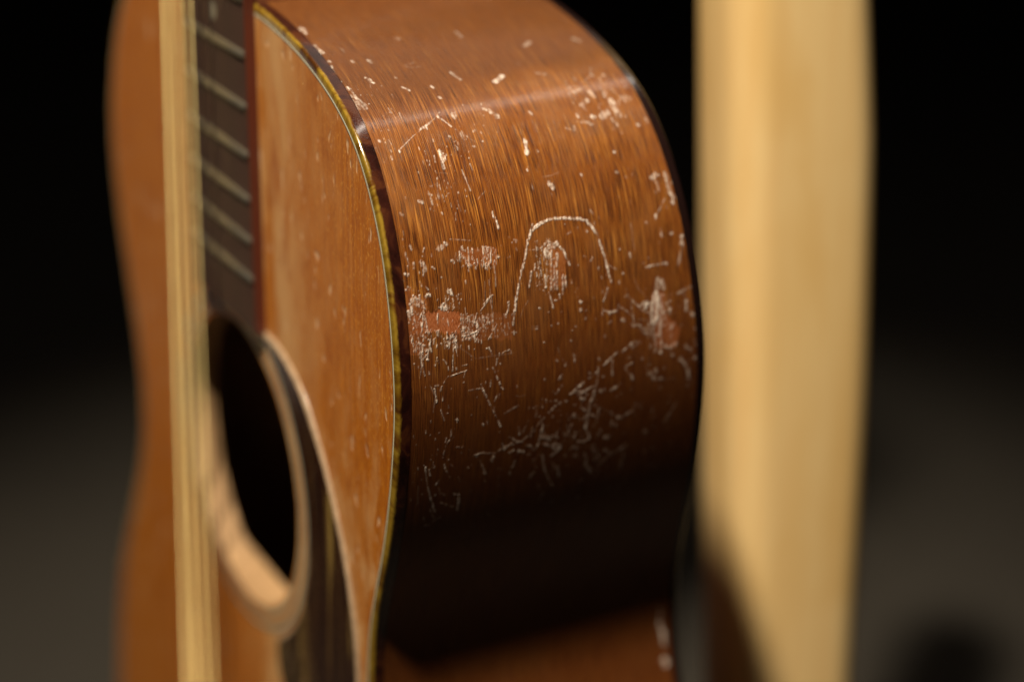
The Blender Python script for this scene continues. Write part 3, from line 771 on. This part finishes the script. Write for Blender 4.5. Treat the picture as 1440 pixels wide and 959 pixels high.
SPECKS=[
((142.1,3.3,143.1,9.9,157.8,1.9,158.9,8.5),150,0.12,0.45,0.85),
((126.6,4.3,127.7,12.2,142.8,1.8,144.0,9.8),24,0.10,0.29,0.70),
((151.8,9.0,153.5,19.2,157.0,8.6,158.8,18.9),60,0.10,0.37,0.80),
((149.3,19.1,150.3,25.7,156.4,18.6,157.6,25.2),170,0.10,0.33,0.70),
((150.3,25.7,151.5,33.2,157.0,25.2,158.3,32.8),80,0.10,0.29,0.60),
((131.6,19.7,133.3,31.9,137.2,18.8,139.0,31.1),90,0.10,0.27,0.70),
((133.0,43.0,133.9,49.3,147.4,41.3,148.4,47.7),90,0.12,0.33,0.75),
((142.8,1.8,147.9,34.4,169.1,-0.0,175.6,33.6),60,0.10,0.27,0.60),
((170.7,8.1,187.8,94.2,201.9,9.9,226.0,102.1),90,0.12,0.31,0.40),
((176.4,37.9,181.9,65.2,199.7,40.1,206.5,68.6),110,0.12,0.41,0.50),
((108.1,9.0,119.0,92.6,150.1,1.1,164.4,87.4),80,0.10,0.29,0.45),
((146.1,47.5,152.9,92.3,187.3,47.6,197.8,95.9),60,0.16,0.37,0.40),
((143.7,13.9,144.7,20.0,147.6,13.5,148.6,19.6),36,0.10,0.27,0.80),
((100.7,16.5,102.7,31.4,121.8,10.4,123.9,25.3),60,0.10,0.29,0.50),
((91.9,31.4,93.7,43.5,104.3,26.6,105.9,38.7),30,0.12,0.33,0.45),
((80.3,5.2,82.7,18.6,108.2,-5.1,110.0,8.4),50,0.12,0.33,0.45),
((87.8,68.3,90.4,85.3,104.5,61.0,106.7,78.1),40,0.21,0.62,0.40),
((118.4,88.1,119.2,93.7,130.1,85.4,130.8,91.1),20,0.21,0.52,0.50),
((177.9,3.1,179.8,12.5,205.5,4.9,208.0,14.8),20,0.10,0.27,0.50),
((152.4,76.1,153.7,84.1,168.7,75.8,170.1,84.0),60,0.21,0.45,0.60),
]
BARE=[
((147.3,9.0,148.6,18.8,154.3,18.5,152.7,8.5),1.00),
((148.8,4.8,148.9,8.9,152.8,8.5,152.2,4.9),0.70),
((158.9,81.1,161.9,84.6,164.3,86.5,169.9,85.2,170.2,81.9),0.60),
((153.0,77.2,154.1,81.7,169.7,81.4,168.3,78.6),0.50),
((132.6,20.5,133.7,31.8,138.2,30.7,136.9,21.9),0.40),
((135.4,46.9,138.6,51.5,147.0,50.9,146.7,45.7),0.40),
((142.0,2.9,143.1,9.9,158.9,8.5,158.0,2.9),0.35),
((149.0,17.5,151.7,34.1,158.4,33.7,156.2,16.9),0.25),
]

rng = np.random.default_rng(7)
fine0, fine1 = 24., 305.
S_AX = np.unique(np.round(np.r_[np.arange(0, fine0, 1.5), np.arange(fine0, fine1, .22), np.arange(fine1, LT-2, 3.), LT], 3))
NV = 400
def build_side_grid():
    P = at(QT, ST, S_AX); D = back_y(P[:, 1])
    v = np.linspace(0, 1, NV); Y = 3.9+(D[:, None]-3.9-3.3)*v[None, :]
    n = len(S_AX)
    sc = np.zeros((n, NV), np.float32); ba = np.zeros_like(sc); du = np.zeros_like(sc)
    def sm(a, ks, kv):
        for ax, k in ((0, ks), (1, kv)):
            if k > 1:
                c = np.cumsum(np.concatenate([np.repeat(a.take([0], ax), k, ax), a], ax), ax)
                a = (c.take(range(k, c.shape[ax]), ax)-c.take(range(0, c.shape[ax]-k), ax))/k
        return a
    def nrm(a): a = a-a.mean(); return a/(a.std()+1e-9)
    fibre = nrm(sm(rng.standard_normal((n, NV)), 9, 2)); grit = nrm(sm(rng.standard_normal((n, NV)), 3, 3)); blot = nrm(sm(sm(rng.standard_normal((n, NV)), 14, 14), 9, 9))
    mod = np.clip(.64+.32*fibre+.32*grit, .0, 1.35)
    def win(s0, s1):
        return max(0, np.searchsorted(S_AX, s0)-1), min(n, np.searchsorted(S_AX, s1)+1)
    def stroke(a, pts, wd, val, rag=1.0, target=None):
        pts = np.array(pts, float).reshape(-1, 2)
        i0, i1 = win(pts[:, 0].min()-wd*1.5-.4, pts[:, 0].max()+wd*1.5+.4)
        if i1 <= i0: return
        s = S_AX[i0:i1][:, None]; y = Y[i0:i1]; d = np.full(y.shape, 1e9)
        y0, y1 = pts[:, 1].min()-wd*1.5-.4, pts[:, 1].max()+wd*1.5+.4
        if len(pts) == 1: pts = np.r_[pts, pts+[[.01, 0]]]
        for p, q in zip(pts[:-1], pts[1:]):
            e = q-p; t = np.clip(((s-p[0])*e[0]+(y-p[1])*e[1])/(e@e+1e-9), 0, 1)
            d = np.minimum(d, np.hypot(s-p[0]-t*e[0], y-p[1]-t*e[1]))
        r = wd*.5*(1+.38*rag*np.clip(fibre[i0:i1]*.6+blot[i0:i1]*.5, -1.6, 1.6))
        k = np.clip((r-d)/.16+.5, 0, 1)*(y > y0)*(y < y1)
        big = min(1., wd/6.)
        mm = (1-big)*np.clip(mod[i0:i1]+.12, 0, 1.3)+big*np.clip(.42+.55*fibre[i0:i1]+.35*grit[i0:i1], 0, 1.2)
        a[i0:i1] = np.maximum(a[i0:i1], k*val*mm)
    for wd, val, pts in SCRATCHES_GLINTS: stroke(sc, pts, max(wd*.76, .22), val*rng.uniform(.68, 1.02))
    for (a0, b0, a1, b1, a2, b2, a3, b3), cnt, w0, w1, v in SPECKS:
        for _ in range(cnt):
            u, q = rng.random(2); q2 = np.clip(q, 0, 1)
            s = (a0*(1-u)+a1*u)*(1-q2)+(a2*(1-u)+a3*u)*q2; y = (b0*(1-u)+b1*u)*(1-q2)+(b2*(1-u)+b3*u)*q2
            if y < 4.2 or y > 94: continue
            L = rng.exponential(.35) if rng.random() < .8 else rng.exponential(1.5); an = rng.normal(0, .25)
            stroke(sc, [s, y, s+L*math.cos(an), y+L*math.sin(an)], rng.uniform(w0, w1), v*rng.uniform(.5, 1.1))
    # hairline scratches anywhere
    for _ in range(34):
        s, y = rng.uniform(60, 215), rng.uniform(6, 88); L = rng.exponential(5)+1; an = rng.normal(0, 1.0); b = rng.normal(0, .3)
        stroke(sc, [s, y, s+L*.5*math.cos(an), y+L*.5*math.sin(an), s+L*math.cos(an+b), y+L*math.sin(an+b)], .20, rng.uniform(.08, .26))
    for pts, v in BARE:                                   # bare wood patches: soft polygons
        p = np.array(pts).reshape(-1, 2); i0, i1 = win(p[:, 0].min()-1.5, p[:, 0].max()+1.5); s = S_AX[i0:i1][:, None]+.35*blot[i0:i1]+.25*fibre[i0:i1]; y = Y[i0:i1]+.12*grit[i0:i1]
        d = np.full(y.shape, 1e9); ar = 0
        for a, b in zip(p, np.roll(p, -1, 0)): ar += a[0]*b[1]-b[0]*a[1]
        for a, b in zip(p, np.roll(p, -1, 0)):
            e = (b-a)/np.linalg.norm(b-a)*np.sign(ar); d = np.minimum(d, (e[0]*(y-a[1])-e[1]*(s-a[0])))
        ba[i0:i1] = np.maximum(ba[i0:i1], np.clip(d/.3+.5, 0, 1)*v)
    # dull, rubbed lacquer around the densest wear
    for s, y, rs, ry, v in ((152, 12, 14, 9, .5), (140, 60, 10, 8, .35), (165, 78, 14, 9, .4), (100, 60, 8, 20, .35), (120, 14, 16, 8, .3)):
        du = np.maximum(du, v*np.exp(-((S_AX[:, None]-s)/rs)**2-((Y-y)/ry)**2)*np.clip(.5+.5*blot, 0, 1))
    return P, Y, sc, ba, du
def make_treble_side(parent):
    P, Y, sc, ba, du = build_side_grid(); n = len(S_AX)
    V = np.empty((n, NV, 3), np.float32); V[..., 0] = P[:, 0, None]; V[..., 1] = Y; V[..., 2] = P[:, 1, None]
    me = bpy.data.meshes.new('side'); nv = n*NV
    i = np.arange(n-1)[:, None]*NV+np.arange(NV-1)[None, :]
    Fq = np.stack([i, i+1, i+NV+1, i+NV], -1).reshape(-1, 4)[:, ::-1]
    me.vertices.add(nv); me.vertices.foreach_set('co', (V*MM).ravel())
    me.loops.add(Fq.size); me.loops.foreach_set('vertex_index', Fq.ravel().astype(np.int32))
    me.polygons.add(len(Fq)); me.polygons.foreach_set('loop_start', np.arange(0, Fq.size, 4, dtype=np.int32)); me.polygons.foreach_set('loop_total', np.full(len(Fq), 4, np.int32))
    me.update(calc_edges=True)
    uv = me.uv_layers.new(name='surface'); uvv = np.stack([Y, np.broadcast_to(S_AX[:, None], Y.shape)], -1).reshape(-1, 2).astype(np.float32)
    uv.data.foreach_set('uv', uvv[Fq.ravel()].ravel())
    for nm, a in (('scratch', sc), ('bare', ba), ('dull', du)):
        at_ = me.attributes.new(nm, 'FLOAT', 'POINT'); at_.data.foreach_set('value', a.ravel().astype(np.float32))
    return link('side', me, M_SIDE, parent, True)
def make_bass_side(parent):
    s = np.linspace(0, LB, 260); P = at(QB, SB, s); V = []; F = []; U = []
    ys = np.linspace(0, 1, 12)
    for (x, z), a in zip(P, s):
        for q in ys: y = 3.9+(back_y(z)-7.2)*q; V.append((x, y, z)); U.append((y, a+900))
    k = len(ys)
    for i in range(len(s)-1):
        for j in range(k-1): F.append((i*k+j, i*k+j+1, (i+1)*k+j+1, (i+1)*k+j))
    me = bpy.data.meshes.new('side'); me.from_pydata([tuple(c*MM for c in v) for v in V], [], F)
    uv = me.uv_layers.new(name='surface')
    for l in me.loops: uv.data[l.index].uv = U[l.vertex_index]
    return link('side', me, M_SIDE, parent, True)

def strip_loop(name, prof, mat, parent, step=1.6, back=False, uvs=False):
    """prof: (inset from the outline, y) points, swept round the whole body"""
    P, N, s = loop(step); k = len(prof); n = len(P); V = []; F = []; U = []
    for (x, z), (nx, nz), a in zip(P, N, s):
        for off, y in prof:
            V.append(((x-nx*off)*MM, (y if not back else back_y(z)-y)*MM, (z-nz*off)*MM)); U.append((y, a))
    for i in range(n):
        for j in range(k):
            F.append((i*k+j, i*k+(j+1) % k, ((i+1) % n)*k+(j+1) % k, ((i+1) % n)*k+j))
    me = bpy.data.meshes.new(name); me.from_pydata(V, [], F)
    uv = me.uv_layers.new(name='surface')
    for l in me.loops: uv.data[l.index].uv = U[l.vertex_index]
    bm = bmesh.new(); bm.from_mesh(me); bmesh.ops.recalc_face_normals(bm, faces=bm.faces); bm.to_mesh(me); bm.free()
    o = link(name, me, mat, parent, True); return auto_smooth(o, 40)

def plate(name, loops, y0, y1, mat, parent, yfun=None):
    """flat plate in the (x, z) plane with holes, with thickness"""
    bm = bmesh.new(); rings = []
    for lp in loops:
        vs = [bm.verts.new((x*MM, 0, z*MM)) for x, z in lp]; rings.append(vs)
        for a, b in zip(vs, vs[1:]+vs[:1]): bm.edges.new((a, b))
    r = bmesh.ops.triangle_fill(bm, edges=bm.edges[:], use_beauty=True)
    top = [f for f in bm.faces]
    d = bmesh.ops.duplicate(bm, geom=bm.verts[:]+bm.edges[:]+bm.faces[:]); mp = d['vert_map']
    for vs in rings:
        for a, b in zip(vs, vs[1:]+vs[:1]): bm.faces.new((a, b, mp[b], mp[a]))
        for v in vs: pass
    orig = set(v for vs in rings for v in vs)
    for v in bm.verts:
        yy = y0 if v in orig else y1
        v.co.y = (yfun(v.co.z/MM, v in orig) if yfun else yy)*MM
    bmesh.ops.recalc_face_normals(bm, faces=bm.faces)
    me = bpy.data.meshes.new(name); bm.to_mesh(me); bm.free()
    return link(name, me, mat, parent, False)
def circle(r, zc, n=96): return [(r*math.sin(2*math.pi*i/n), zc+r*math.cos(2*math.pi*i/n)) for i in range(n)]
def annulus(name, r0, r1, y, zc, mat, parent):
    return plate(name, [circle(r1, zc), circle(r0, zc)], y, y+.25, mat, parent)

# ================================================================== THE GUITAR
G = bpy.data.objects.new('acoustic_guitar', None); COL.objects.link(G); G.empty_display_size = .1
tag(G, 'worn acoustic guitar with orange spruce top, tortoise binding and badly scratched mahogany side', 'guitar')
ZC = -151.9; RH = 48.0
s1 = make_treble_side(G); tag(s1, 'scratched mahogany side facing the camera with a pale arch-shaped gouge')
make_bass_side(G)
P3, N3, _ = loop(2.5)
inner = [tuple(p-n*3.05) for p, n in zip(P3, N3)]
top = plate('soundboard', [inner, circle(RH, ZC)], 0, 3.0, M_TOP, G)
top.data.materials.append(M_SPRUCE)
for p in top.data.polygons:
    if abs(p.normal.y) < .5: p.material_index = 1
strip_loop('binding', [(2.2, .0), (.55, .02), (.22, .12), (.02, .38), (-.06, .8), (-.06, 3.72), (.10, 3.9), (2.2, 3.9)], M_BIND, G, uvs=True)
strip_loop('purfling', [(2.76, -.015), (2.2, -.015), (2.2, 1.5), (2.76, 1.5)], M_WHITE, G)
tag(strip_loop('purfling', [(3.05, -.01), (2.76, -.01), (2.76, 1.5), (3.05, 1.5)], M_BLACK, G), 'thin black line inside the pale one')
strip_loop('back_binding', [(1.8, .0), (.9, .0), (.3, .35), (-.02, 1.0), (-.06, 1.5), (-.06, 3.15), (.10, 3.3), (1.8, 3.3)], M_BBIND, G, back=True)
plate('back', [[tuple(p-n*1.8) for p, n in zip(P3, N3)]], 0, 0, mat_plainwood('back_mahogany', (.24, .08, .022), (.36, .13, .032), .35, .5), G, yfun=lambda z, o: back_y(z)+(.0 if o else -2.6))
# inside of the box
P6, N6, _ = loop(6)
pin = [p-n*2.2 for p, n in zip(P6, N6)]
V = [(x, 3.05, z) for x, z in pin]+[(x, back_y(z)-2.7, z) for x, z in pin]; n6 = len(pin)
pyd('inner_side', V, [(i, (i+1) % n6, n6+(i+1) % n6, n6+i) for i in range(n6)], M_INNER, G, True)
# kerfed lining under the top and the reinforcing ring round the soundhole
plate('soundhole_reinforcement', [circle(RH+9, ZC), circle(RH+.35, ZC)], 3.02, 8.8, M_SPRUCE, G)
for zb in (-102, -206):
    box('brace', (0, 9, zb), (190, 11.8, 7), M_SPRUCE, G, 1)
# rosette
for r0, r1, mm_ in ((49.6, 50.1, M_BLACK), (50.1, 50.8, M_WHITE), (50.8, 51.3, M_BLACK), (54.2, 54.8, M_BLACK), (54.8, 55.6, M_WHITE), (55.6, 56.3, M_BLACK)):
    annulus('rosette_ring', r0, r1, -.02, ZC, mm_, G)
# pickguard: drop shape between rosette and waist
gr = [(21, -98.5), (32, -98), (42, -100), (53, -105), (62.5, -113), (71, -122.5), (79, -134.5), (85, -146), (89, -157), (92, -170), (93.3, -185), (92, -203), (88, -217), (80, -228), (68, -235), (55, -236), (44, -231), (35, -222), (29, -212), (28, -204)]
gl = [(57.4*math.sin(a), ZC+57.4*math.cos(a)) for a in np.linspace(math.radians(150), math.radians(24), 40)]
def smooth_poly(poly):
    Q = spline(poly, 1.5); return [tuple(q) for q in Q]
GP = smooth_poly(gr)+gl
def inset_poly(poly, d):
    P = np.array(poly); t = np.roll(P, -1, 0)-np.roll(P, 1, 0); t /= np.linalg.norm(t, axis=1)[:, None]+1e-9
    ar = (P[:, 0]*np.roll(P[:, 1], -1)-np.roll(P[:, 0], -1)*P[:, 1]).sum(); nn = np.c_[t[:, 1], -t[:, 0]]*np.sign(ar)
    return [tuple(q) for q in P-nn*d]
GI = inset_poly(GP, 1.5)
pg = plate('pickguard', [GI], -1.0, -.05, M_GUARD, G)
nV = len(GP); V = [(x, -.02, z) for x, z in GP]+[(x, -.35, z) for x, z in GP]+[(x, -1.0, z) for x, z in GI]
pyd('pickguard_edge', V, [(k*nV+i, k*nV+(i+1) % nV, (k+1)*nV+(i+1) % nV, (k+1)*nV+i) for k in (0, 1) for i in range(nV)], M_EDGE, G, True)

# neck, heel, fingerboard
def fretz(n): return 2.6-(645*(1-2**(-n/12))-645*(1-2**(-14/12)))
NUT = fretz(0)
def fbw(z): return 25.3-z*4.4/NUT            # half width
rings = []
for z in np.linspace(NUT-2, 6, 14):
    wv = fbw(z)-.3; dep = 19+2.5*(1-z/NUT)
    rings.append([(-wv*math.cos(t), .05+dep*math.sin(t)**.8, z) for t in np.linspace(0, math.pi, 17)])
loft('neck', rings, M_NECK, G)
rings = []
for y in np.linspace(.1, 87.5, 16):
    q = y/87.5; hw = 24.5-12*q**1.1; ln = 16+56*(1-q)**2.2
    rings.append([(-hw, y, .9)]+[(-hw*math.cos(t), y, 3+ln*math.sin(t)**.9) for t in np.linspace(0, math.pi, 15)]+[(hw, y, .9)])
loft('heel', rings, M_NECK, G)
ze = -98.5
fb = prism('fretboard', [(-fbw(NUT), NUT), (fbw(NUT), NUT), (fbw(ze), ze), (-fbw(ze), ze)], -3.3, -.03, M_FB, G)
fb.data.materials.append(M_FBE)
for p in fb.data.polygons:
    if abs(p.normal.x) > .7: p.material_index = 1
for n in range(1, 21):
    z = fretz(n); hw = fbw(z)-.6
    prof = [(-3.28, -1.1), (-3.65, -1.0), (-4.05, -.55), (-4.2, 0), (-4.05, .55), (-3.65, 1.0), (-3.28, 1.1)]
    rr = []
    for x, k in ((-hw, .25), (-hw+.7, 1), (hw-.7, 1), (hw, .25)):
        rr.append([(x, -3.28+(y+3.28)*k, z+dz) for y, dz in prof])
    loft('fret', rr, M_FRET, fb)
for n in (3, 5, 7, 9, 12, 15):
    z = (fretz(n)+fretz(n-1))/2
    for x in ((0,) if n != 12 else (-9, 9)):
        prism('inlay_dot', [(x+2.6*math.cos(a), z+2.6*math.sin(a)) for a in np.linspace(0, 2*math.pi, 20, endpoint=False)], -3.33, -3.1, M_DOT, fb)
box('nut', (0, -2.6, NUT+2.2), (fbw(NUT)*2, 7, 4.4), M_BONE, G, .5)
hs = prism('headstock', [(-21, 4), (21, 4), (31, 22), (37, 175), (-37, 175), (-31, 22)], -2, 13, M_NECK, G)
hs.location = (0, 0, NUT*MM); hs.rotation_euler = (math.radians(-12), 0, 0)
for i in range(3):
    for sx in (-1, 1):
        tp = tube('tuning_post', [(sx*22, -9, 45+45*i), (sx*22, 14, 45+45*i)], 3, M_NICKEL, hs, 12)
        kb = box('tuning_button', (sx*50, 19, 45+45*i), (12, 7, 17), M_BONE, hs, 2.5)
        tube('tuning_shaft', [(sx*34, 19, 45+45*i), (sx*45, 19, 45+45*i)], 2, M_NICKEL, hs, 8)
# bridge
zs = NUT-647
br = box('bridge', (0, -4.2, zs-6), (152, 8.3, 27), M_FB, G, 2)
box('saddle', (0, -9.5, zs), (78, 4.5, 2.6), M_BONE, br, .5)
for i in range(6):
    x = -28+9.2*i
    tube('bridge_pin', [(x, -8, zs-12), (x, -10.5, zs-12), (x, -11.8, zs-12)], [2, 2.6, 1.6], M_BONE, br, 10)
# strings: low E first
for i, (dia, mt) in enumerate(((1.45, M_BRONZE), (1.15, M_BRONZE), (.90, M_BRONZE), (.68, M_BRONZE), (.43, M_STEEL), (.33, M_STEEL))):
    xn = -18.8+6.1*i; xs = -28+9.2*i; yn = -5.2; ysd = -12.8
    pts = [(xn, yn+.5, NUT+4)]+[(xn+(xs-xn)*q, yn+(ysd-yn)*q-dia/2, NUT+(zs-NUT)*q) for q in np.linspace(0, 1, 9)]+[(xs, -8.6, zs-11.5)]
    tube('string', pts, dia/2, mt, G, 8)

# ================================================================== POST BEHIND THE GUITAR
def make_post():
    # square post, one corner towards the lens, leaning a few degrees; slightly bowed
    PR = math.radians(82); ax = Vector((math.cos(PR), math.sin(PR), 0)); ay = Vector((-math.sin(PR), math.cos(PR), 0))
    rh = Vector((.474, .880, 0)); rings = []; c = 13.0
    for z in np.linspace(-481, 180, 40):
        A = Vector((44.5, 163.5, 0))+rh*(-(z+139)*.062)
        bow = 2.2*math.cos(max(-1.6, min(1.6, (z+95)/110.)))
        x0, x1, d = 0, 52.5+bow-max(0, -(z+150))*.018-max(0, z+60)*.05, 42; rr = []
        for cx_, cy_, a0 in ((x1-c, c, -90), (x1-c, d-c, 0), (x0+c, d-c, 90), (x0+c, c, 180)):
            for k in range(6):
                a = math.radians(a0+k*18); rr.append(A+ax*(cx_+c*math.cos(a))+ay*(cy_+c*math.sin(a))+Vector((0, 0, z)))
        rings.append(rr)
    return loft('wooden_post', rings, mat_post(), None)
post = make_post(); tag(post, 'pale bare maple post standing upright right behind the guitar', 'post')


# ================================================================== FLOOR
fl = pyd('floor', [(-9000, -5000, -482), (6000, -5000, -482), (6000, 12000, -482), (-9000, 12000, -482)], [(0, 1, 2, 3)], mat_floor()); tag(fl, kind='structure')
